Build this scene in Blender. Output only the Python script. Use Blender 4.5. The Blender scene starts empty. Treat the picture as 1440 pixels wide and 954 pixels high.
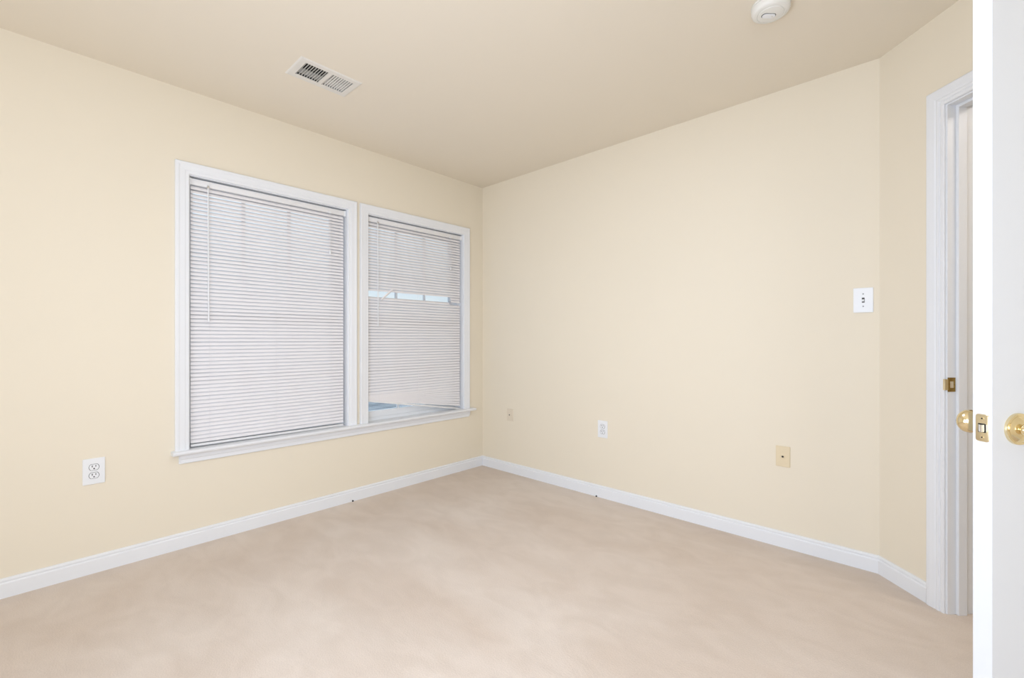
import bpy, bmesh, math, random
from mathutils import Vector, Matrix

random.seed(7)
S = bpy.context.scene
COL = S.collection
PI = math.pi

# ------------------------------------------------------------------ camera, light, exposure
XL, YB, CH, EYE = -2.933, 2.770, 2.442, 1.11      # left wall plane, right wall plane, ceiling height, lens height
HEAD = math.radians(42.938)                       # heading, turned left from +Y
cd = bpy.data.cameras.new('camera')
cam = bpy.data.objects.new('camera', cd)
COL.objects.link(cam)
cam.location = (0, 0, EYE)
cam.rotation_euler = (PI / 2, 0, HEAD)
cd.sensor_fit = 'HORIZONTAL'
cd.sensor_width = 36
cd.lens = 36 * 641.6 / 1440
cd.clip_start = 0.02
S.camera = cam

S.view_settings.view_transform = 'Standard'
S.view_settings.look = 'None'
S.view_settings.exposure = 0.09
S.view_settings.gamma = 1.0
S.view_settings.use_curve_mapping = False

w = bpy.data.worlds.new('sky')
S.world = w
w.use_nodes = True
nt = w.node_tree
bg = nt.nodes['Background']
tc = nt.nodes.new('ShaderNodeTexCoord')
sp = nt.nodes.new('ShaderNodeSeparateXYZ')
rp = nt.nodes.new('ShaderNodeValToRGB')
rp.color_ramp.elements[0].position = 0.0
rp.color_ramp.elements[0].color = (0.84, 0.94, 1.0, 1)
rp.color_ramp.elements[1].position = 0.5
rp.color_ramp.elements[1].color = (0.62, 0.80, 1.0, 1)
nt.links.new(tc.outputs['Generated'], sp.inputs[0])
nt.links.new(sp.outputs['Z'], rp.inputs[0])
nt.links.new(rp.outputs[0], bg.inputs['Color'])
mr = nt.nodes.new('ShaderNodeMapRange')            # bright overcast: the zenith is brighter than the horizon
mr.inputs['From Min'].default_value = 0.12
mr.inputs['From Max'].default_value = 0.75
mr.inputs['To Min'].default_value = 0.95
mr.inputs['To Max'].default_value = 3.2
nt.links.new(sp.outputs['Z'], mr.inputs['Value'])
nt.links.new(mr.outputs[0], bg.inputs['Strength'])


def area(name, loc, target, sx, sy, power, col):
    d = bpy.data.lights.new(name, 'AREA')
    d.shape = 'RECTANGLE'
    d.size, d.size_y = sx, sy
    d.energy = power
    d.color = col
    o = bpy.data.objects.new(name, d)
    COL.objects.link(o)
    o.location = loc
    o.rotation_euler = (Vector(target) - Vector(loc)).to_track_quat('-Z', 'Y').to_euler()
    return o


FILL_TINT = (0.87, 1.0, 1.23)  # cool tint of the added lights, offsets the warm bounce off the walls
# two unseen area lights added before the solid rear wall to brighten the room
area('rear_left_fill', (-1.9, -1.90, 1.25), (-1.9, 3.0, 1.15), 1.4, 1.9, 6, FILL_TINT)
area('rear_right_fill', (0.1, -1.90, 1.25), (0.1, 3.0, 1.15), 1.4, 1.9, 34, FILL_TINT)
area('side_fill', (1.02, -0.45, 1.25), (-3.0, -0.10, 1.2), 1.3, 1.9, 12, FILL_TINT)  # unseen side light added to lift the door face and window recesses
# unseen light added overhead, above the frame, to even out the brightness
area('overhead_fill', (-0.95, 0.95, 2.41), (-0.95, 0.95, 0.0), 0.45, 0.45, 9.5, FILL_TINT)
# soft fill added behind the lens, tipped up at the far corner
area('soft_fill', (-0.7, -0.2, 0.95), (-1.5, 2.6, 1.9), 0.7, 0.7, 15, FILL_TINT)
area('hall_fill', (1.15, 2.42, 2.38), (1.15, 2.42, 0), 0.4, 0.4, 9, (1.0, 0.96, 0.93))  # added out of view in the hall to brighten the strike jamb

# ------------------------------------------------------------------ materials


def mat(name, col, rough=0.5, metal=0.0, spec=0.5, noise=None, bump=None, coat=0.0):
    """noise = (scale, second colour, low, high[, stretch]); bump = (scale, strength, distance)"""
    m = bpy.data.materials.new(name)
    m.use_nodes = True
    t = m.node_tree
    b = t.nodes['Principled BSDF']
    b.inputs['Base Color'].default_value = (*col, 1)
    b.inputs['Roughness'].default_value = rough
    b.inputs['Metallic'].default_value = metal
    b.inputs['Specular IOR Level'].default_value = spec
    b.inputs['Coat Weight'].default_value = coat
    c = t.nodes.new('ShaderNodeTexCoord')
    if noise:
        n = t.nodes.new('ShaderNodeTexNoise')
        n.inputs['Scale'].default_value = noise[0]
        n.inputs['Detail'].default_value = 5
        r = t.nodes.new('ShaderNodeValToRGB')
        r.color_ramp.elements[0].position = noise[2]
        r.color_ramp.elements[1].position = noise[3]
        r.color_ramp.elements[0].color = (*col, 1)
        r.color_ramp.elements[1].color = (*noise[1], 1)
        t.links.new(c.outputs['Object'], n.inputs['Vector'])
        t.links.new(n.outputs['Fac'], r.inputs[0])
        t.links.new(r.outputs[0], b.inputs['Base Color'])
    if bump:
        n2 = t.nodes.new('ShaderNodeTexNoise')
        n2.inputs['Scale'].default_value = bump[0]
        n2.inputs['Detail'].default_value = 3
        bp = t.nodes.new('ShaderNodeBump')
        bp.inputs['Strength'].default_value = bump[1]
        bp.inputs['Distance'].default_value = bump[2]
        t.links.new(c.outputs['Object'], n2.inputs['Vector'])
        t.links.new(n2.outputs['Fac'], bp.inputs['Height'])
        t.links.new(bp.outputs[0], b.inputs['Normal'])
    return m


M = {}
M['wall'] = mat('cream_wall_paint', (0.858, 0.772, 0.622), 0.75, spec=0.2, noise=(1.5, (0.85, 0.765, 0.616), 0.3, 0.7), bump=(180, 0.05, 0.001))
M['ceiling'] = mat('ceiling_paint', (0.86, 0.775, 0.642), 0.85, spec=0.1, noise=(2, (0.852, 0.768, 0.636), 0.3, 0.7), bump=(160, 0.05, 0.001))
M['trim'] = mat('white_trim_paint', (0.86, 0.865, 0.875), 0.35, spec=0.4, noise=(3, (0.85, 0.857, 0.868), 0.3, 0.7))
M['door'] = mat('white_door_paint', (0.77, 0.785, 0.81), 0.38, spec=0.35, noise=(3, (0.763, 0.778, 0.803), 0.3, 0.7), bump=(60, 0.03, 0.001))
M['vinyl'] = mat('white_window_vinyl', (0.84, 0.85, 0.86), 0.4, noise=(3, (0.83, 0.84, 0.85), 0.3, 0.7))
M['slat'] = mat('blind_slat_enamel', (0.87, 0.84, 0.84), 0.45, spec=0.4, noise=(2, (0.86, 0.832, 0.833), 0.3, 0.7))
M['blind'] = mat('blind_rail_enamel', (0.84, 0.825, 0.81), 0.4, noise=(2, (0.83, 0.817, 0.803), 0.3, 0.7))
M['cord'] = mat('blind_cord', (0.82, 0.80, 0.80), 0.7, noise=(40, (0.78, 0.76, 0.76), 0.3, 0.7))
M['white'] = mat('white_plastic', (0.87, 0.875, 0.88), 0.35, noise=(5, (0.86, 0.866, 0.872), 0.3, 0.7))
M['ivory'] = mat('ivory_plastic', (0.80, 0.67, 0.455), 0.4, noise=(5, (0.79, 0.66, 0.445), 0.3, 0.7))
M['painted_plate'] = mat('plate_painted_wall_colour', (0.79, 0.69, 0.545), 0.5, noise=(5, (0.78, 0.68, 0.535), 0.3, 0.7))
M['cream'] = mat('offwhite_plastic', (0.85, 0.83, 0.77), 0.4, noise=(5, (0.84, 0.82, 0.76), 0.3, 0.7))
M['dark'] = mat('dark_recess', (0.015, 0.014, 0.013), 0.8, noise=(20, (0.02, 0.019, 0.018), 0.3, 0.7))
M['screw'] = mat('grey_screw_head', (0.36, 0.36, 0.36), 0.5, noise=(90, (0.30, 0.30, 0.30), 0.3, 0.7))
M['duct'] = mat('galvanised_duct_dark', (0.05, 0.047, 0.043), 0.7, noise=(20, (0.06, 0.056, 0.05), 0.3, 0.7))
M['register'] = mat('register_enamel', (0.80, 0.76, 0.69), 0.45, noise=(8, (0.79, 0.75, 0.68), 0.3, 0.7))
M['brass'] = mat('polished_brass', (0.86, 0.73, 0.46), 0.14, metal=1.0, noise=(12, (0.82, 0.70, 0.44), 0.3, 0.7))
M['brass_plate'] = mat('satin_brass', (0.83, 0.72, 0.48), 0.32, metal=1.0, noise=(60, (0.76, 0.65, 0.42), 0.3, 0.7))
M['old_brass'] = mat('dull_brass', (0.40, 0.27, 0.09), 0.4, metal=1.0, noise=(80, (0.28, 0.19, 0.06), 0.3, 0.7))
M['chrome'] = mat('bright_steel', (0.86, 0.86, 0.85), 0.18, metal=1.0, noise=(80, (0.80, 0.80, 0.79), 0.3, 0.7))
M['ground'] = mat('outside_ground', (0.085, 0.088, 0.092), 0.9, noise=(0.9, (0.20, 0.20, 0.20), 0.38, 0.62), bump=(3, 0.3, 0.05))
M['gasket'] = mat('head_gap', (0.06, 0.055, 0.05), 0.8, noise=(20, (0.07, 0.064, 0.058), 0.3, 0.7))

# glass
g = bpy.data.materials.new('window_glass')
g.use_nodes = True
t = g.node_tree
for n in list(t.nodes):
    if n.type != 'OUTPUT_MATERIAL':
        t.nodes.remove(n)
out = [n for n in t.nodes if n.type == 'OUTPUT_MATERIAL'][0]
tr = t.nodes.new('ShaderNodeBsdfTransparent')
tr.inputs[0].default_value = (0.96, 0.97, 0.97, 1)
gl = t.nodes.new('ShaderNodeBsdfGlossy')
gl.inputs['Roughness'].default_value = 0.02
mx = t.nodes.new('ShaderNodeMixShader')
fr = t.nodes.new('ShaderNodeFresnel')
fr.inputs['IOR'].default_value = 1.45
t.links.new(fr.outputs[0], mx.inputs[0])
t.links.new(tr.outputs[0], mx.inputs[1])
t.links.new(gl.outputs[0], mx.inputs[2])
t.links.new(mx.outputs[0], out.inputs['Surface'])
M['glass'] = g

# carpet: pile bump, fine fleck and broad traffic wear
c = bpy.data.materials.new('beige_carpet')
c.use_nodes = True
t = c.node_tree
b = t.nodes['Principled BSDF']
b.inputs['Roughness'].default_value = 0.95
b.inputs['Specular IOR Level'].default_value = 0.05
b.inputs['Sheen Weight'].default_value = 0.15
b.inputs['Sheen Roughness'].default_value = 0.6
co = t.nodes.new('ShaderNodeTexCoord')


def noise_node(scale, detail, stretch=None, dist=0.0):
    n = t.nodes.new('ShaderNodeTexNoise')
    n.inputs['Scale'].default_value = scale
    n.inputs['Detail'].default_value = detail
    n.inputs['Distortion'].default_value = dist
    if stretch:
        mp = t.nodes.new('ShaderNodeMapping')
        mp.inputs['Scale'].default_value = stretch[:3]
        mp.inputs['Rotation'].default_value = (0, 0, stretch[3])
        t.links.new(co.outputs['Object'], mp.inputs[0])
        t.links.new(mp.outputs[0], n.inputs['Vector'])
    else:
        t.links.new(co.outputs['Object'], n.inputs['Vector'])
    return n


wear = noise_node(1.15, 4, (1.0, 1.7, 1, 0.5), 0.6)
rw = t.nodes.new('ShaderNodeValToRGB')
rw.color_ramp.elements[0].position = 0.33
rw.color_ramp.elements[1].position = 0.66
rw.color_ramp.elements[0].color = (0.705, 0.585, 0.485, 1)
rw.color_ramp.elements[1].color = (0.785, 0.680, 0.588, 1)
t.links.new(wear.outputs['Fac'], rw.inputs[0])
blot = noise_node(4.2, 5, (1.0, 1.8, 1, -0.4), 1.2)
rb = t.nodes.new('ShaderNodeValToRGB')
rb.color_ramp.elements[0].position = 0.36
rb.color_ramp.elements[1].position = 0.62
rb.color_ramp.elements[0].color = (0.945, 0.937, 0.928, 1)
rb.color_ramp.elements[1].color = (1, 1, 1, 1)
t.links.new(blot.outputs['Fac'], rb.inputs[0])
mb = t.nodes.new('ShaderNodeMixRGB')
mb.blend_type = 'MULTIPLY'
mb.inputs[0].default_value = 1
t.links.new(rw.outputs[0], mb.inputs[1])
t.links.new(rb.outputs[0], mb.inputs[2])
fleck = noise_node(260, 2)
rf = t.nodes.new('ShaderNodeValToRGB')
rf.color_ramp.elements[0].position = 0.3
rf.color_ramp.elements[1].position = 0.7
rf.color_ramp.elements[0].color = (0.90, 0.895, 0.89, 1)
rf.color_ramp.elements[1].color = (1, 1, 1, 1)
t.links.new(fleck.outputs['Fac'], rf.inputs[0])
mu = t.nodes.new('ShaderNodeMixRGB')
mu.blend_type = 'MULTIPLY'
mu.inputs[0].default_value = 1
t.links.new(mb.outputs[0], mu.inputs[1])
t.links.new(rf.outputs[0], mu.inputs[2])
t.links.new(mu.outputs[0], b.inputs['Base Color'])
pile = noise_node(170, 3)
bp = t.nodes.new('ShaderNodeBump')
bp.inputs['Strength'].default_value = 0.35
bp.inputs['Distance'].default_value = 0.004
t.links.new(pile.outputs['Fac'], bp.inputs['Height'])
t.links.new(bp.outputs[0], b.inputs['Normal'])
M['carpet'] = c

# ------------------------------------------------------------------ helpers


def V(*a):
    return Vector(a)


class Frame:
    """A plane in the room: origin, u along it, v up, n out of it towards the room."""

    def __init__(s, o, u, v, n):
        s.o, s.u, s.v, s.n = Vector(o), Vector(u).normalized(), Vector(v).normalized(), Vector(n).normalized()

    def p(s, a, b, d=0.0):
        return s.o + s.u * a + s.v * b + s.n * d

    def matrix(s, a, b, d=0.0):
        m = Matrix((s.u, s.v, s.n)).transposed().to_4x4()
        m.translation = s.p(a, b, d)
        return m


def obj(name, bm, m, parent=None, smooth=None, loc=None):
    bmesh.ops.recalc_face_normals(bm, faces=bm.faces[:])
    me = bpy.data.meshes.new(name)
    if loc is not None:
        bmesh.ops.translate(bm, verts=bm.verts[:], vec=-Vector(loc))
    bm.to_mesh(me)
    bm.free()
    me.materials.append(m)
    if smooth is not None:
        for p in me.polygons:
            p.use_smooth = True
        try:
            me.set_sharp_from_angle(angle=math.radians(smooth))
        except Exception:
            pass
    o = bpy.data.objects.new(name, me)
    COL.objects.link(o)
    if parent:
        o.parent = parent
    if loc is not None:
        o.location = loc
    return o


def struct(name, bm, m, smooth=None):
    o = obj(name, bm, m, None, smooth)
    o['kind'] = 'structure'
    return o


def thing(name, label, cat, mtx=None, group=None):
    o = bpy.data.objects.new(name, None)
    o.empty_display_size = 0.05
    COL.objects.link(o)
    o['label'] = label
    o['category'] = cat
    if group:
        o['group'] = group
    if mtx is not None:
        o.matrix_world = mtx
    return o


def box(bm, x0, x1, y0, y1, z0, z1, mtx=None, bevel=0.0):
    r = bmesh.ops.create_cube(bm, size=1)
    vs = r['verts']
    for v in vs:
        v.co = Vector(((x0 + x1) / 2 + v.co.x * (x1 - x0), (y0 + y1) / 2 + v.co.y * (y1 - y0), (z0 + z1) / 2 + v.co.z * (z1 - z0)))
    if bevel:
        es = list({e for v in vs for e in v.link_edges})
        rr = bmesh.ops.bevel(bm, geom=es, offset=bevel, segments=2, affect='EDGES', profile=0.6)
        vs = list({v for f in rr['faces'] for v in f.verts} | {v for v in vs if v.is_valid})
    if mtx is not None:
        bmesh.ops.transform(bm, matrix=mtx, verts=vs)
    return vs


def lathe(bm, prof, seg=40, mtx=None):
    """prof: list of (radius, height) about local z"""
    rings = []
    new = []
    for r, h in prof:
        if r < 1e-6:
            v = bm.verts.new((0, 0, h))
            rings.append([v])
            new.append(v)
        else:
            ring = [bm.verts.new((r * math.cos(2 * PI * i / seg), r * math.sin(2 * PI * i / seg), h)) for i in range(seg)]
            rings.append(ring)
            new += ring
    for a, b2 in zip(rings, rings[1:]):
        for i in range(seg):
            j = (i + 1) % seg
            if len(a) == 1 and len(b2) == 1:
                continue
            if len(a) == 1:
                bm.faces.new((a[0], b2[i], b2[j]))
            elif len(b2) == 1:
                bm.faces.new((a[i], b2[0], a[j]))
            else:
                bm.faces.new((a[i], b2[i], b2[j], a[j]))
    if mtx is not None:
        bmesh.ops.transform(bm, matrix=mtx, verts=new)
    return new


def tube(bm, pts, r, seg=10):
    """round bar through 3-D points with closed ends"""
    pts = [Vector(p) for p in pts]
    rings = []
    for i, p in enumerate(pts):
        d = (pts[min(i + 1, len(pts) - 1)] - pts[max(i - 1, 0)]).normalized()
        a = d.orthogonal().normalized() if abs(d.z) < 0.95 else V(1, 0, 0)
        a = (a - d * a.dot(d)).normalized()
        q = d.cross(a)
        rings.append([bm.verts.new(p + a * r * math.cos(2 * PI * k / seg) + q * r * math.sin(2 * PI * k / seg)) for k in range(seg)])
    for A, B in zip(rings, rings[1:]):
        for k in range(seg):
            j = (k + 1) % seg
            bm.faces.new((A[k], A[j], B[j], B[k]))
    bm.faces.new(rings[0][::-1])
    bm.faces.new(rings[-1])


def panel(F, u0, u1, v0, v1, holes, depth, outline_cuts=()):
    """a wall slab with rectangular holes: front on the plane, back at -depth"""
    us = sorted({u0, u1, *[h[0] for h in holes], *[h[1] for h in holes]})
    vs = sorted({v0, v1, *[h[2] for h in holes], *[h[3] for h in holes]})
    bm = bmesh.new()
    cache = {}

    def vert(a, b, d):
        k = (round(a, 5), round(b, 5), d)
        if k not in cache:
            cache[k] = bm.verts.new(F.p(a, b, d))
        return cache[k]

    def solid(i, j):
        if not (0 <= i < len(us) - 1 and 0 <= j < len(vs) - 1):
            return False
        cu, cv = (us[i] + us[i + 1]) / 2, (vs[j] + vs[j + 1]) / 2
        return not any(h[0] < cu < h[1] and h[2] < cv < h[3] for h in holes)

    for i in range(len(us) - 1):
        for j in range(len(vs) - 1):
            if not solid(i, j):
                continue
            a0, a1, b0, b1 = us[i], us[i + 1], vs[j], vs[j + 1]
            for d in (0.0, -depth):
                bm.faces.new((vert(a0, b0, d), vert(a1, b0, d), vert(a1, b1, d), vert(a0, b1, d)))
            for (di, dj, p, q) in ((-1, 0, (a0, b0), (a0, b1)), (1, 0, (a1, b0), (a1, b1)), (0, -1, (a0, b0), (a1, b0)), (0, 1, (a0, b1), (a1, b1))):
                if not solid(i + di, j + dj):
                    bm.faces.new((vert(*p, 0.0), vert(*q, 0.0), vert(*q, -depth), vert(*p, -depth)))
    return bm


def sweep(bm, F, path, prof, closed=False):
    """sweep a profile [(outward offset, height off the plane)] along a 2-D path on a plane, mitred; outward = right of travel"""
    n = len(path)
    P = [Vector(p) for p in path]
    rings = []
    for i in range(n):
        dirs = []
        if i > 0 or closed:
            dirs.append((P[i] - P[i - 1]).normalized())
        if i < n - 1 or closed:
            dirs.append((P[(i + 1) % n] - P[i]).normalized())
        ns = [Vector((d.y, -d.x)) for d in dirs]
        if len(ns) == 2:
            mdir = (ns[0] + ns[1])
            mdir = mdir / (1 + ns[0].dot(ns[1]))
        else:
            mdir = ns[0]
        rings.append([bm.verts.new(F.p(P[i].x + mdir.x * o, P[i].y + mdir.y * o, h)) for o, h in prof])
    m = len(prof)
    for i in range(n if closed else n - 1):
        A, B = rings[i], rings[(i + 1) % n]
        for k in range(m):
            j = (k + 1) % m
            bm.faces.new((A[k], A[j], B[j], B[k]))
    if not closed:
        bm.faces.new(rings[0])
        bm.faces.new(rings[-1][::-1])


R2 = math.sqrt(0.5)
PX = -0.197                                        # where the right wall meets the angled wall
FL = Frame((XL, 0, 0), (0, 1, 0), (0, 0, 1), (1, 0, 0))
FB = Frame((0, YB, 0), (1, 0, 0), (0, 0, 1), (0, -1, 0))
FD = Frame((PX, YB, 0), (R2, -R2, 0), (0, 0, 1), (-R2, -R2, 0))
SLEN = 1.75                                        # length of the angled wall
XE, YE = PX + SLEN * R2, YB - SLEN * R2
YR = -1.95                                         # rear wall plane

# ------------------------------------------------------------------ room shell
W1 = (0.614, 1.507, 0.520, 1.988)
W2 = (1.664, 2.543, 0.520, 1.988)
JF, DW = 0.325, 0.816                              # strike jamb face, clear door opening
DTOP = 2.052
WT = 0.14

bm = bmesh.new()
box(bm, XL - 0.0, XE + 1.6, YR, YB + 1.6, -0.10, 0.0)
struct('floor', bm, M['carpet'])

VENT = (0.918, 1.186, -2.358, -2.208)              # y0 y1 x0 x1 of the duct hole
FC = Frame((0, 0, CH), (0, 1, 0), (1, 0, 0), (0, 0, -1))
struct('ceiling', panel(FC, YR - 0.1, YB + 1.6, XL - 0.12, XE + 1.6, [VENT], 0.10), M['ceiling'])

struct('wall_left', panel(FL, YR, YB + 0.12, 0, CH, [(W1[0] - 0.012, W1[1] + 0.012, 0.500, W1[3] + 0.012), (W2[0] - 0.012, W2[1] + 0.012, 0.500, W2[3] + 0.012)], WT), M['wall'])
struct('wall_right', panel(FB, XL, PX, 0, CH, [], 0.115), M['wall'])
struct('wall_angled', panel(FD, 0, SLEN, 0, CH, [(JF - 0.018, JF + DW + 0.018, -1, DTOP + 0.018)], 0.115), M['wall'])
FE = Frame((XE, 0, 0), (0, 1, 0), (0, 0, 1), (-1, 0, 0))
struct('wall_east', panel(FE, YR, YE, 0, CH, [], 0.115), M['wall'])
FR = Frame((0, YR, 0), (1, 0, 0), (0, 0, 1), (0, 1, 0))
struct('wall_rear', panel(FR, XL, XE, 0, CH, [], 0.115), M['wall'])
# hallway behind the door
FH = Frame(FD.p(0, 0, -1.20), FD.u, (0, 0, 1), FD.n)
struct('wall_hall', panel(FH, -0.5, SLEN + 0.6, 0, CH, [], 0.10), M['wall'])
bm = panel(Frame(FD.p(-0.45, 0, 0), -FD.n, (0, 0, 1), FD.u), 0.12, 1.20, 0, CH, [], 0.05)
struct('wall_hall_end', bm, M['wall'])
bm = panel(Frame(FD.p(SLEN + 0.5, 0, 0), -FD.n, (0, 0, 1), -FD.u), 0.12, 1.20, 0, CH, [], 0.05)
struct('wall_hall_start', bm, M['wall'])

# baseboards
BP = [(0, 0), (0.0135, 0), (0.0135, 0.060), (0.0125, 0.063), (0.0090, 0.066), (0.0095, 0.070), (0.0110, 0.073), (0.0100, 0.078), (0.0060, 0.082), (0.0, 0.083)]


def baseboard(name, F, u0, u1, m0=0.0, m1=0.0):
    """profile (off the wall, height); m0/m1 = how fast each end shortens with thickness (inner corner mitre)"""
    bm = bmesh.new()
    A = [bm.verts.new(F.p(u0 + m0 * d, h, d)) for d, h in BP]
    B = [bm.verts.new(F.p(u1 - m1 * d, h, d)) for d, h in BP]
    for k in range(len(BP)):
        j = (k + 1) % len(BP)
        bm.faces.new((A[k], A[j], B[j], B[k]))
    bm.faces.new(A)
    bm.faces.new(B[::-1])
    return struct(name, bm, M['trim'])


T = math.tan(PI / 8)
bl = baseboard('baseboard_left', FL, YR, YB, 1, 1)
br = baseboard('baseboard_right', FB, XL, PX, 1, T)
baseboard('baseboard_angled', FD, 0, JF - 0.079, T, 0)
baseboard('baseboard_angled_near', FD, JF + DW + 0.079, SLEN, 0, T)
baseboard('baseboard_east', FE, YR, YE, 1, T)
baseboard('baseboard_rear', FR, XL, XE, 1, 1)
# small dark nicks where the board meets the carpet
for F, u, par in ((FL, 1.54, bl), (FB, -1.752, br)):
    bm = bmesh.new()
    lathe(bm, [(0, 0), (0.0055, 0), (0.0055, 0.006), (0.004, 0.008), (0, 0.0085)], 14, F.matrix(u, 0.004, 0.0130))
    obj('baseboard_nick', bm, M['dark'], par, 40)

# ------------------------------------------------------------------ windows
CASE = [(0.004, 0.0), (0.004, 0.010), (0.007, 0.0125), (0.020, 0.0125), (0.0225, 0.0145), (0.046, 0.0160), (0.052, 0.0180), (0.063, 0.0180), (0.066, 0.0150), (0.066, 0.0)]


def window(idx, W):
    y0, y1, z0, z1 = W
    root = bpy.data.objects.new('window_%d' % idx, None)
    COL.objects.link(root)
    root['kind'] = 'structure'
    root.matrix_world = FL.matrix(y0, z0, 0)
    inv = root.matrix_world.inverted()

    def add(name, bm, m, par=root, smooth=None):
        if par is root:
            bmesh.ops.transform(bm, matrix=inv, verts=bm.verts[:])
        else:
            bmesh.ops.transform(bm, matrix=inv, verts=bm.verts[:])
        return obj(name, bm, m, par, smooth)

    # casing round three sides
    bm = bmesh.new()
    sweep(bm, FL, [(y1, 0.520), (y1, z1), (y0, z1), (y0, 0.520)], CASE)
    add('casing', bm, M['trim'])
    # jamb lining
    bm = bmesh.new()
    for a0, a1, b0, b1 in ((y0 - 0.011, y0, 0.503, z1 + 0.011), (y1, y1 + 0.011, 0.503, z1 + 0.011), (y0, y1, z1, z1 + 0.011), (y0, y1, 0.503, 0.512)):
        box(bm, XL - 0.138, XL, a0, a1, b0, b1)
    add('jamb_lining', bm, M['trim'])
    # unit frame, two sashes, glass
    xf = XL - 0.095
    bm = bmesh.new()
    sweep(bm, FL, [(y0 + 0.006, z0 + 0.022), (y1 - 0.022, z0 + 0.022), (y1 - 0.022, z1 - 0.022), (y0 + 0.006, z1 - 0.022)], [(0, -0.118), (0, -0.055), (0.006, -0.055), (0.006, -0.118)], True)
    for b0, b1, a0, a1 in ((z0, z0 + 0.016, y0, y1), (z1 - 0.016, z1, y0, y1), (z0 + 0.016, z1 - 0.016, y1 - 0.016, y1)):
        box(bm, XL - 0.118, XL - 0.055, a0, a1, b0, b1)
    add('frame', bm, M['vinyl'])
    zm = 1.262
    ya, yb = y0 + 0.006, y1 - 0.022
    sl, st = 0.026, 0.056
    for nm, xo, za, zb, rail in (('lower_sash', 0.060, z0 + 0.022, zm + 0.018, 0.046), ('upper_sash', 0.086, zm - 0.018, z1 - 0.022, 0.036)):
        bm = bmesh.new()
        top = 0.036
        bx = lambda a0, a1, b0, b1, d0, d1, bev=0.0: box(bm, XL - d1, XL - d0, a0, a1, b0, b1, None, bev)
        bx(ya, ya + sl, za, zb, xo, xo + 0.024, 0.002)
        bx(yb - st, yb, za, zb, xo, xo + 0.024, 0.002)
        bx(ya + sl - 0.003, yb - st + 0.003, za, za + rail, xo, xo + 0.024, 0.002)
        bx(ya + sl - 0.003, yb - st + 0.003, zb - top, zb, xo, xo + 0.024, 0.002)
        s = add(nm, bm, M['vinyl'])
        bm = bmesh.new()
        for k in ((y0 + 0.288), (y0 + 0.550)):
            bx(k - 0.009, k + 0.009, za + rail - 0.003, zb - top + 0.003, xo + 0.006, xo + 0.018)
        zc = (za + rail + zb - top) / 2
        bx(ya + sl - 0.003, yb - st + 0.003, zc - 0.009, zc + 0.009, xo + 0.0065, xo + 0.0175)
        add('muntin', bm, M['vinyl'], s)
        bm = bmesh.new()
        bx(ya + sl - 0.004, yb - st + 0.004, za + rail - 0.004, zb - top + 0.004, xo + 0.0105, xo + 0.0135)
        add('pane', bm, M['glass'], s)
    return root


window(1, W1)
window(2, W2)

# stool and apron under both windows
bm = bmesh.new()
prof = [(0.0, 0.500), (0.0, 0.520), (0.046, 0.520), (0.050, 0.518), (0.0525, 0.514), (0.0525, 0.508), (0.050, 0.503), (0.046, 0.500)]
y0s, y1s = 0.532, 2.650
A = [bm.verts.new(FL.p(y0s, h, d)) for d, h in prof]
B = [bm.verts.new(FL.p(y1s, h, d)) for d, h in prof]
for k in range(len(prof)):
    j = (k + 1) % len(prof)
    bm.faces.new((A[k], A[j], B[j], B[k]))
bm.faces.new(A)
bm.faces.new(B[::-1])
for Wn in (W1, W2):
    box(bm, XL - 0.080, XL + 0.002, Wn[0] + 0.0005, Wn[1] - 0.0005, 0.5125, 0.5200)
struct('trim_1', bm, M['trim'], 30)
bm = bmesh.new()
ap = [(0.0, 0.448), (0.010, 0.448), (0.013, 0.452), (0.013, 0.470), (0.0155, 0.474), (0.0155, 0.490), (0.0175, 0.495), (0.0175, 0.500), (0.0, 0.500)]
A = [bm.verts.new(FL.p(0.566 + (0.010 if d > 0 and h < 0.46 else 0.0), h, d)) for d, h in ap]
B = [bm.verts.new(FL.p(2.612 - (0.010 if d > 0 and h < 0.46 else 0.0), h, d)) for d, h in ap]
for k in range(len(ap)):
    j = (k + 1) % len(ap)
    bm.faces.new((A[k], A[j], B[j], B[k]))
bm.faces.new(A)
bm.faces.new(B[::-1])
struct('trim_2', bm, M['trim'])

# ground far below, outside
bm = bmesh.new()
box(bm, -60, XL - 0.5, -40, 60, -3.2, -3.0)
struct('ground', bm, M['ground'])

# ------------------------------------------------------------------ mini blinds
PITCH, SW, TILT, CROWN = 0.0212, 0.0250, math.radians(121), -0.0040


def slat(bm, ya, yb, za, zb, x, tilt=TILT, cuts=6):
    """one crowned slat from (ya, za) to (yb, zb); room edge low"""
    prof = []
    for k in range(7):
        s = (k / 6 - 0.5)
        prof.append((s * SW, CROWN * (1 - 4 * s * s)))
    th = 0.0006
    rings = []
    for c in range(cuts + 1):
        f = c / cuts
        y, z = ya + (yb - ya) * f, za + (zb - za) * f
        ring = []
        for sgn in (1, -1):
            seq = prof if sgn == 1 else prof[::-1]
            for s, h in seq:
                # s runs from the room (low) edge to the outer (high) edge; crown bulges to the room
                dx = s * math.cos(tilt) - (h + sgn * th / 2) * math.sin(tilt)
                dz = s * math.sin(tilt) + (h + sgn * th / 2) * math.cos(tilt)
                ring.append(bm.verts.new((x + dx, y, z + dz)))
        rings.append(ring)
    m = len(rings[0])
    for A, B in zip(rings, rings[1:]):
        for k in range(m):
            j = (k + 1) % m
            bm.faces.new((A[k], A[j], B[j], B[k]))
    bm.faces.new(rings[0])
    bm.faces.new(rings[-1][::-1])


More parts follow.
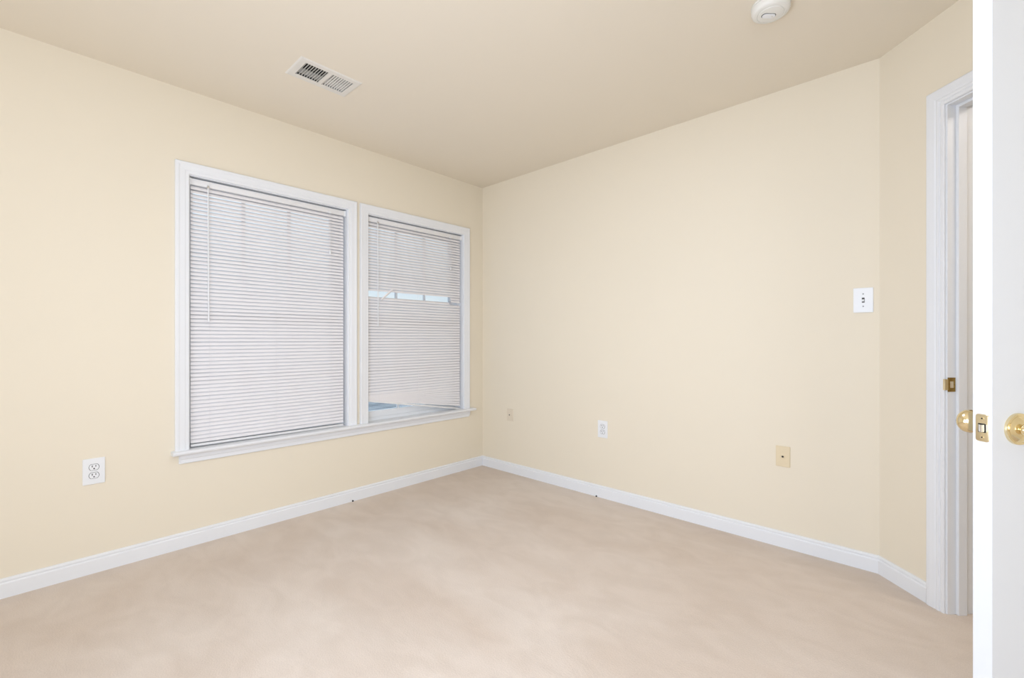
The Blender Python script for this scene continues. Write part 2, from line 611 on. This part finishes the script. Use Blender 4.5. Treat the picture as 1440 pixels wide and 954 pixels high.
def blind(label, W, ya, yb, zr_l, zr_r, wand_y, wand_z, cord_y, cord_z, broken=False):
    y0, y1, z0, z1 = W
    xb = XL - 0.026
    root = thing('mini_blind', label, 'window blind', Matrix.Translation((xb, ya, 1.945)), 'mini blinds in the two windows')
    inv = root.matrix_world.inverted()

    def add(name, bm, m, par=root, smooth=None):
        bmesh.ops.transform(bm, matrix=inv, verts=bm.verts[:])
        return obj(name, bm, m, par, smooth)

    # headrail: folded U channel with end caps
    bm = bmesh.new()
    box(bm, xb - 0.0125, xb + 0.0125, y0 + 0.004, y1 - 0.004, 1.947, 1.977, None, 0.002)
    box(bm, xb + 0.0120, xb + 0.0150, y0 + 0.0035, y1 - 0.0035, 1.972, 1.9785, None, 0.001)
    hr = add('headrail', bm, M['blind'], root, 40)
    bm = bmesh.new()
    box(bm, xb - 0.014, xb + 0.0165, y1 - 0.013, y1 - 0.002, 1.944, 1.981, None, 0.0015)
    add('mounting_bracket', bm, M['white'], root)
    bm = bmesh.new()
    box(bm, xb - 0.014, xb + 0.0165, y0 + 0.002, y0 + 0.009, 1.944, 1.981, None, 0.0015)
    add('mounting_bracket', bm, M['white'], root)
    # slats
    bm = bmesh.new()
    ztop = 1.933
    N = 0
    while ztop - PITCH * N > zr_r + 0.026:
        N += 1
    pos = []
    for i in range(N):
        zr = ztop - PITCH * i
        zl = max(zr, zr_l + 0.016 + 0.0042 * (N - 1 - i)) if zr_l > zr_r else zr
        pos.append((zl, zr))
    for i, (zl, zr) in enumerate(pos):
        x = xb + random.uniform(-0.0006, 0.0006)
        tl = TILT + random.uniform(-0.03, 0.03)
        j = random.uniform(-0.0006, 0.0006)
        if broken and 1.412 < zr < 1.466:
            slat(bm, yb - 0.105 + random.uniform(-0.01, 0.01), yb, zr, zr, x, tl, 2)
            continue
        if broken and 1.392 < zr <= 1.412:
            slat(bm, ya, yb - 0.112, zl + j, zr - j, x, tl)
            continue
        slat(bm, ya, yb, zl + j, zr - j, x, tl)
    add('slats', bm, M['slat'], root, 50)
    if broken:
        bm = bmesh.new()
        slat(bm, 1.775, 1.872, 1.392, 1.480, xb + 0.012, math.radians(75), 3)
        add('broken_slat', bm, M['slat'], root, 50)
    # bottom rail
    bm = bmesh.new()
    vs = box(bm, xb - 0.011, xb + 0.011, ya, yb, -0.005, 0.008, None, 0.002)
    for v in vs:
        v.co.z += zr_l + (zr_r - zr_l) * (v.co.y - ya) / (yb - ya) + 0.005
    add('bottom_rail', bm, M['blind'], root, 40)
    # ladder and lift cords
    for f in (0.10, 0.5, 0.90):
        y = ya + (yb - ya) * f
        zb_ = zr_l + (zr_r - zr_l) * f + 0.008
        bm = bmesh.new()
        for dx in (0.0125, -0.0125):
            tube(bm, [(xb + dx, y, 1.948), (xb + dx, y, zb_)], 0.0006, 5)
        add('ladder_cord', bm, M['cord'])
    # tilt wand
    bm = bmesh.new()
    xw = XL - 0.003
    tube(bm, [(xw, wand_y, 1.938), (xw + 0.001, wand_y + 0.002, (1.938 + wand_z) / 2), (xw + 0.002, wand_y + 0.003, wand_z)], 0.0032, 6)
    lathe(bm, [(0, -0.006), (0.0048, -0.004), (0.0052, 0.006), (0.0034, 0.012), (0, 0.012)], 10, Matrix.Translation((xw + 0.002, wand_y + 0.003, wand_z)))
    wd = add('tilt_wand', bm, M['white'], root, 40)
    bm = bmesh.new()
    tube(bm, [(xb + 0.012, wand_y, 1.958), (xb + 0.019, wand_y, 1.956), (xw + 0.002, wand_y, 1.948), (xw, wand_y, 1.936)], 0.0028, 8)
    lathe(bm, [(0, -0.007), (0.0058, -0.006), (0.0062, 0.004), (0.003, 0.008), (0, 0.008)], 12, Matrix.Translation((xw, wand_y, 1.944)))
    add('wand_hook', bm, M['chrome'], wd, 40)
    # pull cords and tassel
    bm = bmesh.new()
    for dy in (0.0, 0.006):
        tube(bm, [(xb + 0.010, cord_y + dy, 1.952), (xw - 0.003, cord_y + dy, 1.946), (xw, cord_y + 0.002 + dy * 0.6, cord_z + 0.10), (xw, cord_y + 0.003, cord_z)], 0.0009, 5)
    cdn = add('pull_cord', bm, M['cord'])
    bm = bmesh.new()
    lathe(bm, [(0, -0.024), (0.0060, -0.023), (0.0062, -0.014), (0.0030, 0), (0, 0.001)], 12, Matrix.Translation((xw, cord_y + 0.003, cord_z)))
    add('tassel', bm, M['white'], cdn, 40)
    bm = bmesh.new()
    box(bm, xb + 0.0118, xb + 0.0165, cord_y - 0.008, cord_y + 0.014, 1.944, 1.956, None, 0.0015)
    add('cord_lock', bm, M['white'], root)
    return root


blind('white mini blind hanging complete down to the sill, in the window farther from the corner', W1, 0.622, 1.490, 0.526, 0.521, 0.699, 1.212, 1.387, 1.695)
blind('white mini blind with missing slats and a slanted bottom in the window nearer the corner', W2, 1.674, 2.526, 0.664, 0.514, 1.741, 1.205, 2.412, 1.705, True)

# ------------------------------------------------------------------ door frame in the angled wall
root = bpy.data.objects.new('trim_3', None)
COL.objects.link(root)
root['kind'] = 'structure'
root.matrix_world = FD.matrix(JF, 0, 0)
DINV = root.matrix_world.inverted()


def dadd(name, bm, m, par=root, smooth=None):
    bmesh.ops.transform(bm, matrix=DINV, verts=bm.verts[:])
    return obj(name, bm, m, par, smooth)


DCASE = [(0.006, 0.0), (0.006, 0.008), (0.009, 0.011), (0.018, 0.0115), (0.022, 0.0095), (0.025, 0.0135), (0.032, 0.0150), (0.037, 0.0120), (0.042, 0.0150), (0.060, 0.0180), (0.072, 0.0180), (0.0765, 0.0150), (0.0765, 0.0)]
u1 = JF + DW
bm = bmesh.new()
sweep(bm, FD, [(u1, 0.0), (u1, DTOP), (JF, DTOP), (JF, 0.0)], DCASE)
dadd('casing', bm, M['trim'])
bm = bmesh.new()
FDB = Frame(FD.p(0, 0, -0.115), FD.u, FD.v, -FD.n)
sweep(bm, FDB, [(u1, 0.0), (u1, DTOP), (JF, DTOP), (JF, 0.0)], DCASE)
dadd('hall_casing', bm, M['trim'])


def fbox(bm, F, a0, a1, b0, b1, d0, d1, bevel=0.0):
    vs = box(bm, a0, a1, b0, b1, d0, d1, None, bevel)
    for v in vs:
        v.co = F.p(v.co.x, v.co.y, v.co.z)


bm = bmesh.new()
fbox(bm, FD, JF - 0.018, JF, 0, DTOP + 0.018, -0.115, 0.0005)
fbox(bm, FD, u1, u1 + 0.018, 0, DTOP + 0.018, -0.115, 0.0005)
fbox(bm, FD, JF, u1, DTOP, DTOP + 0.018, -0.115, 0.0005)
dadd('jamb', bm, M['trim'])
bm = bmesh.new()
fbox(bm, FD, JF, JF + 0.012, 0, DTOP, -0.070, -0.034, 0.0015)
fbox(bm, FD, u1 - 0.012, u1, 0, DTOP, -0.070, -0.034, 0.0015)
fbox(bm, FD, JF + 0.012, u1 - 0.012, DTOP - 0.012, DTOP, -0.070, -0.034, 0.0015)
dadd('door_stop', bm, M['trim'])
# strike plate let into the jamb: plate with a latch hole and a curved lip
FJ = Frame(FD.p(JF, 0, 0), FD.n, (0, 0, 1), FD.u)      # on the jamb face: a towards the room, d out of the jamb
zs = 0.926
bm = panel(Frame(FJ.p(0, 0, 0.0016), FJ.u, FJ.v, FJ.n), -0.031, 0.0005, zs - 0.0285, zs + 0.0285, [(-0.024, -0.009, zs - 0.013, zs + 0.013)], 0.0016)
sp_ = dadd('strike_plate', bm, M['old_brass'])
bm = bmesh.new()
lip = [(0.0005, 0.0016), (0.005, 0.0010), (0.0090, -0.0015), (0.0120, -0.0060), (0.0130, -0.0062), (0.0110, 0.0006), (0.006, 0.0026), (0.0005, 0.0030)]
for zz in ((zs - 0.022, zs + 0.022),):
    A = [bm.verts.new(FJ.p(a, zz[0], d)) for a, d in lip]
    B = [bm.verts.new(FJ.p(a, zz[1], d)) for a, d in lip]
    for k in range(len(lip)):
        j = (k + 1) % len(lip)
        bm.faces.new((A[k], A[j], B[j], B[k]))
    bm.faces.new(A)
    bm.faces.new(B[::-1])
dadd('strike_lip', bm, M['brass_plate'], sp_, 40)
bm = bmesh.new()
fbox(bm, FJ, -0.0238, -0.0092, zs - 0.0128, zs + 0.0128, 0.0002, 0.0008)
dadd('strike_hole', bm, M['chrome'], sp_)
bm = bmesh.new()
for dz in (-0.021, 0.021):
    lathe(bm, [(0, 0.0003), (0.0034, 0.0003), (0.0030, 0.0008), (0, 0.0010)], 14, FJ.matrix(-0.0165, zs + dz, 0.0016))
dadd('screw', bm, M['old_brass'], sp_, 40)

# ------------------------------------------------------------------ open door leaf
PHI = math.radians(94.75)
piv = FD.p(JF + DW - 0.001, 0, 0.004)
uo = -FD.u * math.cos(PHI) + FD.n * math.sin(PHI)
vo = FD.u * math.sin(PHI) + FD.n * math.cos(PHI)       # room-side face normal of the leaf
LEAF = Frame(piv, uo, (0, 0, 1), vo)                   # a along the leaf from the hinge, b up, d out of the room-side face
LW, LT, LH0, LH1 = 0.810, 0.035, 0.015, 2.043
door = bpy.data.objects.new('door_1', None)
COL.objects.link(door)
door['kind'] = 'structure'
door.matrix_world = LEAF.matrix(0, 0, 0)
LINV = door.matrix_world.inverted()


def ladd(name, bm, m, par=door, smooth=None):
    bmesh.ops.transform(bm, matrix=LINV, verts=bm.verts[:])
    return obj(name, bm, m, par, smooth)


# six-panel leaf: slab with sunk and raised panels on both faces
bm = bmesh.new()
holes = []
for (a0, a1) in ((0.115, 0.355), (0.455, 0.695)):
    for (b0, b1) in ((0.235, 0.800), (0.960, 1.560), (1.675, 1.920)):
        holes.append((a0, a1, b0, b1))
us = sorted({0.003, LW, *[h[0] for h in holes], *[h[1] for h in holes]})
vs_ = sorted({LH0, LH1, *[h[2] for h in holes], *[h[3] for h in holes]})
cache = {}


def lv(a, b_, d):
    k = (round(a, 5), round(b_, 5), round(d, 5))
    if k not in cache:
        cache[k] = bm.verts.new(LEAF.p(a, b_, d))
    return cache[k]


for d, sg in ((0.0, -1), (-LT, 1)):
    for i in range(len(us) - 1):
        for j in range(len(vs_) - 1):
            a0, a1, b0, b1 = us[i], us[i + 1], vs_[j], vs_[j + 1]
            if any(h[0] <= a0 and a1 <= h[1] and h[2] <= b0 and b1 <= h[3] for h in holes):
                steps = [(0.0, 0.0), (0.012, 0.007), (0.022, 0.007), (0.040, 0.002)]
                for (s0, e0), (s1, e1) in zip(steps, steps[1:]):
                    o_ = [lv(a0 + s0, b0 + s0, d + sg * e0), lv(a1 - s0, b0 + s0, d + sg * e0), lv(a1 - s0, b1 - s0, d + sg * e0), lv(a0 + s0, b1 - s0, d + sg * e0)]
                    n_ = [lv(a0 + s1, b0 + s1, d + sg * e1), lv(a1 - s1, b0 + s1, d + sg * e1), lv(a1 - s1, b1 - s1, d + sg * e1), lv(a0 + s1, b1 - s1, d + sg * e1)]
                    for k in range(4):
                        bm.faces.new((o_[k], o_[(k + 1) % 4], n_[(k + 1) % 4], n_[k]))
                bm.faces.new(n_)
            else:
                bm.faces.new((lv(a0, b0, d), lv(a1, b0, d), lv(a1, b1, d), lv(a0, b1, d)))
for i in range(len(us) - 1):
    for b_ in (LH0, LH1):
        bm.faces.new((lv(us[i], b_, 0), lv(us[i + 1], b_, 0), lv(us[i + 1], b_, -LT), lv(us[i], b_, -LT)))
for j in range(len(vs_) - 1):
    for a in (us[0], LW):
        bm.faces.new((lv(a, vs_[j], 0), lv(a, vs_[j + 1], 0), lv(a, vs_[j + 1], -LT), lv(a, vs_[j], -LT)))
# ease the free edge's two arrises
es = [e for e in bm.edges if all(abs((v.co - piv).dot(uo) - LW) < 1e-4 for v in e.verts)
      and abs((e.verts[0].co - e.verts[1].co).z) > 0.05]
bmesh.ops.bevel(bm, geom=es, offset=0.0030, segments=3, affect='EDGES', profile=0.5)
ladd('door_leaf', bm, M['door'], door, 25)

ZK = 0.926
KB = LW - 0.060
ROSE = [(0, 0), (0.0325, 0), (0.0325, 0.003), (0.0318, 0.0052), (0.0285, 0.0066), (0.0272, 0.0060), (0.0262, 0.0066), (0.0215, 0.0105), (0.0150, 0.0130), (0.0125, 0.0135), (0, 0.0135)]
KNOB = [(0, 0.012), (0.0125, 0.012), (0.0118, 0.017), (0.0100, 0.020), (0.0098, 0.030), (0.0120, 0.034), (0.0185, 0.0385), (0.0235, 0.0445), (0.0258, 0.0520), (0.0250, 0.0585), (0.0215, 0.0640), (0.0150, 0.0668), (0.0080, 0.0676), (0, 0.0678)]
for nm, Fk in (('door_knob', Frame(LEAF.p(0, 0, 0), LEAF.u, LEAF.v, LEAF.n)), ('hall_door_knob', Frame(LEAF.p(0, 0, -LT), -LEAF.u, LEAF.v, -LEAF.n))):
    a = KB if nm == 'door_knob' else -KB
    bm = bmesh.new()
    lathe(bm, KNOB, 48, Fk.matrix(a, ZK, 0))
    k = ladd(nm, bm, M['brass'], door, 50)
    bm = bmesh.new()
    lathe(bm, ROSE, 48, Fk.matrix(a, ZK, 0))
    ladd('rose', bm, M['brass'], k, 30)
# latch faceplate on the free edge
FE_ = Frame(LEAF.p(LW, ZK, -LT / 2), LEAF.n, (0, 0, 1), LEAF.u)   # a across the edge, d out of it


def rounded_plate(bm, F, wd, ht, r, d0, d1, hole=None, seg=6):
    pts = []
    for cx_, cy_, a0 in ((wd / 2 - r, ht / 2 - r, 0), (-wd / 2 + r, ht / 2 - r, PI / 2), (-wd / 2 + r, -ht / 2 + r, PI), (wd / 2 - r, -ht / 2 + r, 1.5 * PI)):
        for k in range(seg + 1):
            an = a0 + PI / 2 * k / seg
            pts.append((cx_ + r * math.cos(an), cy_ + r * math.sin(an)))
    e = min(0.0015, abs(d1 - d0) * 0.5)
    A = [bm.verts.new(F.p(x, y, d0)) for x, y in pts]
    B = [bm.verts.new(F.p(x, y, d1 - e)) for x, y in pts]
    C = [bm.verts.new(F.p(x * (1 - 2 * e / wd), y * (1 - 2 * e / ht), d1)) for x, y in pts]
    n = len(pts)
    for k in range(n):
        j = (k + 1) % n
        bm.faces.new((A[k], A[j], B[j], B[k]))
        bm.faces.new((B[k], B[j], C[j], C[k]))
    bm.faces.new(A[::-1])
    bm.faces.new(C)


bm = bmesh.new()
rounded_plate(bm, FE_, 0.0255, 0.057, 0.006, -0.0010, 0.0012)
lp = ladd('latch_plate', bm, M['brass_plate'], door, 40)
bm = bmesh.new()
rounded_plate(bm, FE_, 0.0150, 0.0185, 0.0020, 0.0011, 0.0016)
ladd('latch_collar', bm, M['dark'], lp)
bm = bmesh.new()
bolt = [(-0.0058, 0.0010), (0.0058, 0.0010), (0.0058, 0.0095), (0.0030, 0.0100), (-0.0040, 0.0042), (-0.0058, 0.0028)]
A = [bm.verts.new(FE_.p(a, -0.0072, d)) for a, d in bolt]
B = [bm.verts.new(FE_.p(a, 0.0072, d)) for a, d in bolt]
for k in range(len(bolt)):
    j = (k + 1) % len(bolt)
    bm.faces.new((A[k], A[j], B[j], B[k]))
bm.faces.new(A)
bm.faces.new(B[::-1])
ladd('latch_bolt', bm, M['chrome'], lp, 40)
for dz in (-0.0195, 0.0195):
    bm = bmesh.new()
    lathe(bm, [(0, 0), (0.0036, 0), (0.0034, 0.0009), (0.0012, 0.0007), (0, 0.0004)], 16, FE_.matrix(0, dz, 0.0011))
    s_ = ladd('screw', bm, M['brass_plate'], lp, 40)
    bm = bmesh.new()
    lathe(bm, [(0, 0), (0.0016, 0), (0.0014, 0.0005), (0, 0.0006)], 8, FE_.matrix(0, dz, 0.0018))
    ladd('screw_recess', bm, M['dark'], s_)
# hinges on the hinge edge
for z in (0.25, 1.03, 1.83):
    bm = bmesh.new()
    tube(bm, [LEAF.p(-0.001, z - 0.044, 0.005), LEAF.p(-0.001, z + 0.044, 0.005)], 0.0055, 14)
    fbox(bm, LEAF, 0.000, 0.0029, z - 0.044, z + 0.044, -0.030, 0.004)
    ladd('hinge', bm, M['brass'], door, 40)

# ------------------------------------------------------------------ wall plates


def plate_thing(F, u, v, name, label, cat, wd, ht, m, group=None):
    root = thing(name, label, cat, F.matrix(u, v, 0), group)
    bm = bmesh.new()
    I = Frame((0, 0, 0), (1, 0, 0), (0, 1, 0), (0, 0, 1))
    rounded_plate(bm, I, wd, ht, 0.003, 0.0, 0.0055)
    obj('cover_plate', bm, m, root, 20)
    return root, I


def plate_screw(root, m, x, y, par=None):
    bm = bmesh.new()
    lathe(bm, [(0, 0.0054), (0.0034, 0.0054), (0.0032, 0.0066), (0, 0.0070)], 14, Matrix.Translation((x, y, 0)))
    box(bm, x - 0.0027, x + 0.0027, y - 0.0004, y + 0.0004, 0.0067, 0.0071)
    return obj('screw', bm, m, root, 40)


def duplex(root, I, m):
    for cy in (0.0195, -0.0195):
        bm = bmesh.new()
        # receptacle face: circle flattened top and bottom
        pts = []
        for k in range(40):
            an = 2 * PI * k / 40
            pts.append((0.0172 * math.cos(an), max(-0.0138, min(0.0138, 0.0172 * math.sin(an)))))
        A = [bm.verts.new((x, cy + y, 0.005)) for x, y in pts]
        B = [bm.verts.new((x, cy + y, 0.0066)) for x, y in pts]
        C = [bm.verts.new((x * 0.95, cy + y * 0.95, 0.0072)) for x, y in pts]
        for k in range(40):
            j = (k + 1) % 40
            bm.faces.new((A[k], A[j], B[j], B[k]))
            bm.faces.new((B[k], B[j], C[j], C[k]))
        bm.faces.new(A[::-1])
        bm.faces.new(C)
        rc = obj('receptacle', bm, m, root, 30)
        bm = bmesh.new()
        # thin dark gap between receptacle and plate
        o0 = [bm.verts.new((x * 1.10, cy + y * 1.10, 0.00565)) for x, y in pts]
        i0 = [bm.verts.new((x * 0.99, cy + y * 0.99, 0.00565)) for x, y in pts]
        o1 = [bm.verts.new((x * 1.10, cy + y * 1.10, 0.0050)) for x, y in pts]
        for k in range(40):
            j = (k + 1) % 40
            bm.faces.new((o0[k], o0[j], i0[j], i0[k]))
            bm.faces.new((o0[k], o1[k], o1[j], o0[j]))
        obj('receptacle_gap', bm, M['duct'], rc)
        bm = bmesh.new()
        box(bm, -0.0080, -0.0050, cy + 0.0005, cy + 0.0095, 0.0070, 0.00745)
        box(bm, 0.0050, 0.0078, cy + 0.0015, cy + 0.0090, 0.0070, 0.00745)
        lathe(bm, [(0, 0.0070), (0.0030, 0.0070), (0.0030, 0.00745), (0, 0.00745)], 14, Matrix.Translation((0, cy - 0.0065, 0)))
        obj('slots', bm, M['dark'], rc)
    plate_screw(root, m, 0, 0)


r_, I = plate_thing(FL, 0.234, 0.482, 'electrical_outlet', 'white duplex outlet low on the left wall, left of the windows', 'outlet', 0.079, 0.122, M['white'], 'duplex outlets')
duplex(r_, I, M['white'])
r_, I = plate_thing(FB, -1.709, 0.479, 'electrical_outlet', 'white duplex outlet in the middle of the right wall', 'outlet', 0.077, 0.119, M['white'], 'duplex outlets')
duplex(r_, I, M['white'])


def jack(F, u, v, name, label, wd, ht, m, ring):
    r_, I = plate_thing(F, u, v, name, label, 'wall plate', wd, ht, m)
    bm = bmesh.new()
    lathe(bm, [(0, 0.005), (ring, 0.005), (ring, 0.0064), (ring * 0.85, 0.0072), (ring * 0.55, 0.0070), (ring * 0.5, 0.0095), (0, 0.0095)], 24)
    jk = obj('jack_collar', bm, m, r_, 30)
    bm = bmesh.new()
    lathe(bm, [(0, 0.0095), (0.0052, 0.0095), (0.0052, 0.0102), (0, 0.0104)], 16)
    obj('jack_opening', bm, M['dark'], jk)
    for y in (-0.030, 0.030):
        plate_screw(r_, m, 0, y)
    return r_


jack(FB, -0.6000, 0.4830, 'cable_jack_plate', 'ivory wall plate with one round jack, low right on the right wall', 0.067, 0.109, M['ivory'], 0.014)
jack(FB, -2.5985, 0.4790, 'phone_jack_plate', 'small plate nearly wall-coloured with a centre jack, close to the room corner', 0.064, 0.100, M['painted_plate'], 0.013)

# toggle switch
r_, I = plate_thing(FB, -0.2590, 1.2975, 'light_switch', 'white toggle light switch high on the right wall by the angled wall', 'light switch', 0.077, 0.119, M['white'])
bm = bmesh.new()
box(bm, -0.0052, 0.0052, -0.0120, 0.0120, 0.0050, 0.0058)
ts = obj('toggle_slot', bm, M['duct'], r_)
bm = bmesh.new()
pts = [(-0.006, 0.005), (0.005, 0.005), (0.0030, 0.0120), (-0.0010, 0.0165), (-0.0070, 0.0150)]
A = [bm.verts.new((-0.0042, y, z)) for y, z in pts]
B = [bm.verts.new((0.0042, y, z)) for y, z in pts]
for k in range(len(pts)):
    j = (k + 1) % len(pts)
    bm.faces.new((A[k], A[j], B[j], B[k]))
bm.faces.new(A)
bm.faces.new(B[::-1])
obj('toggle', bm, M['white'], r_)
for y in (-0.030, 0.030):
    plate_screw(r_, M['screw'], 0, y)

# ------------------------------------------------------------------ ceiling register
VX0, VX1, VY0, VY1 = -2.383, -2.186, 0.896, 1.208
r_ = thing('ceiling_vent', 'cream metal two-way air register with louvers set in the ceiling in front of the windows', 'air vent', Matrix.Translation(((VX0 + VX1) / 2, (VY0 + VY1) / 2, CH)))
OFF = -Vector(r_.location)
FV = Frame((OFF.x, OFF.y, 0), (0, 1, 0), (1, 0, 0), (0, 0, -1))
ymid = 1.0525
bm = panel(Frame((OFF.x, OFF.y, -0.0055), (0, 1, 0), (1, 0, 0), (0, 0, -1)), VY0 + 0.010, VY1 - 0.010, VX0 + 0.010, VX1 - 0.010,
           [(0.930, ymid - 0.009, -2.347, -2.217), (ymid + 0.009, 1.174, -2.347, -2.217)], 0.0055)
# sloping rim
sweep(bm, FV, [(VY0 + 0.010, VX0 + 0.010), (VY1 - 0.010, VX0 + 0.010), (VY1 - 0.010, VX1 - 0.010), (VY0 + 0.010, VX1 - 0.010)],
      [(0, 0), (0, 0.0055), (0.004, 0.0050), (0.010, 0.0012), (0.010, 0)], True)
obj('face_plate', bm, M['register'], r_)
for bank, (ya, yb_, sg) in enumerate(((0.930, ymid - 0.009, -1), (ymid + 0.009, 1.174, 1))):
    bm = bmesh.new()
    n = 9
    for i in range(n):
        y = ya + (yb_ - ya) * (i + 0.5) / n
        an = math.radians(12 if sg < 0 else 36) * sg
        mt = Matrix.Translation((OFF.x - 2.282, OFF.y + y, 0.0015)) @ Matrix.Rotation(an, 4, 'X')
        box(bm, -0.0650, 0.0650, -0.0006, 0.0006, -0.0038 if sg > 0 else -0.0045, 0.0038 if sg > 0 else 0.0045, mt)
    obj('louvers', bm, M['register'], r_)
bm = bmesh.new()
for x in (-2.341, -2.329, -2.317, -2.305):
    box(bm, OFF.x + x - 0.0008, OFF.x + x + 0.0008, OFF.y + 0.922, OFF.y + 1.180, 0.0065, 0.0150)
obj('damper_vanes', bm, M['register'], r_)
bm = bmesh.new()
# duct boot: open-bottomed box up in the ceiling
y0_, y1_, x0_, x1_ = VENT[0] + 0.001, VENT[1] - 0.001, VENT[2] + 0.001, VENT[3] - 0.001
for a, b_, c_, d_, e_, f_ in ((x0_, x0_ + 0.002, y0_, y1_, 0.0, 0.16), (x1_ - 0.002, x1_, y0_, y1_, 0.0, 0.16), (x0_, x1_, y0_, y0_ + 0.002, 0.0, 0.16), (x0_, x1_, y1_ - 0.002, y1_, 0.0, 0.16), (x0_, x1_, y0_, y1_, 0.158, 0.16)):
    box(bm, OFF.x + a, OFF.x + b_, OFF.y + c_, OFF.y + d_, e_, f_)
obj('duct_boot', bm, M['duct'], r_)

# ------------------------------------------------------------------ smoke detector
r_ = thing('smoke_detector', 'round off-white smoke detector with a test button on the ceiling', 'smoke detector', Matrix.Translation((-0.483, 2.030, CH)) @ Matrix.Rotation(PI, 4, 'X') @ Matrix.Rotation(math.radians(-43), 4, 'Z'))
bm = bmesh.new()
lathe(bm, [(0, 0), (0.0690, 0), (0.0700, 0.002), (0.0700, 0.0090), (0.0680, 0.0100), (0, 0.0100)], 64)
obj('mounting_base', bm, M['cream'], r_, 35)
bm = bmesh.new()
lathe(bm, [(0, 0.0095), (0.0655, 0.0095), (0.0655, 0.0125), (0.0685, 0.0130), (0.0690, 0.0240), (0.0660, 0.0320), (0.0600, 0.0365), (0.0540, 0.0385), (0.0490, 0.0392), (0.0482, 0.0375), (0.0465, 0.0376), (0.0450, 0.0405), (0.0350, 0.0425), (0, 0.0435)], 64)
cv = obj('cover', bm, M['cream'], r_, 35)
bm = bmesh.new()
I = Frame((-0.0065, -0.003, 0.0425), (1, 0, 0), (0, 1, 0), (0, 0, 1))
rounded_plate(bm, I, 0.050, 0.023, 0.0112, -0.004, 0.0042)
tb = obj('test_button', bm, M['white'], r_, 40)
bm = bmesh.new()
rounded_plate(bm, Frame((-0.0065, -0.003, 0.0420), (1, 0, 0), (0, 1, 0), (0, 0, 1)), 0.056, 0.029, 0.0140, -0.004, 0.0018)
obj('button_recess', bm, M['duct'], tb)
bm = bmesh.new()
lathe(bm, [(0, 0), (0.0032, 0), (0.0030, 0.0014), (0, 0.0022)], 14, Matrix.Translation((0.0065, -0.003, 0.0464)))
obj('indicator_light', bm, M['chrome'], tb, 40)
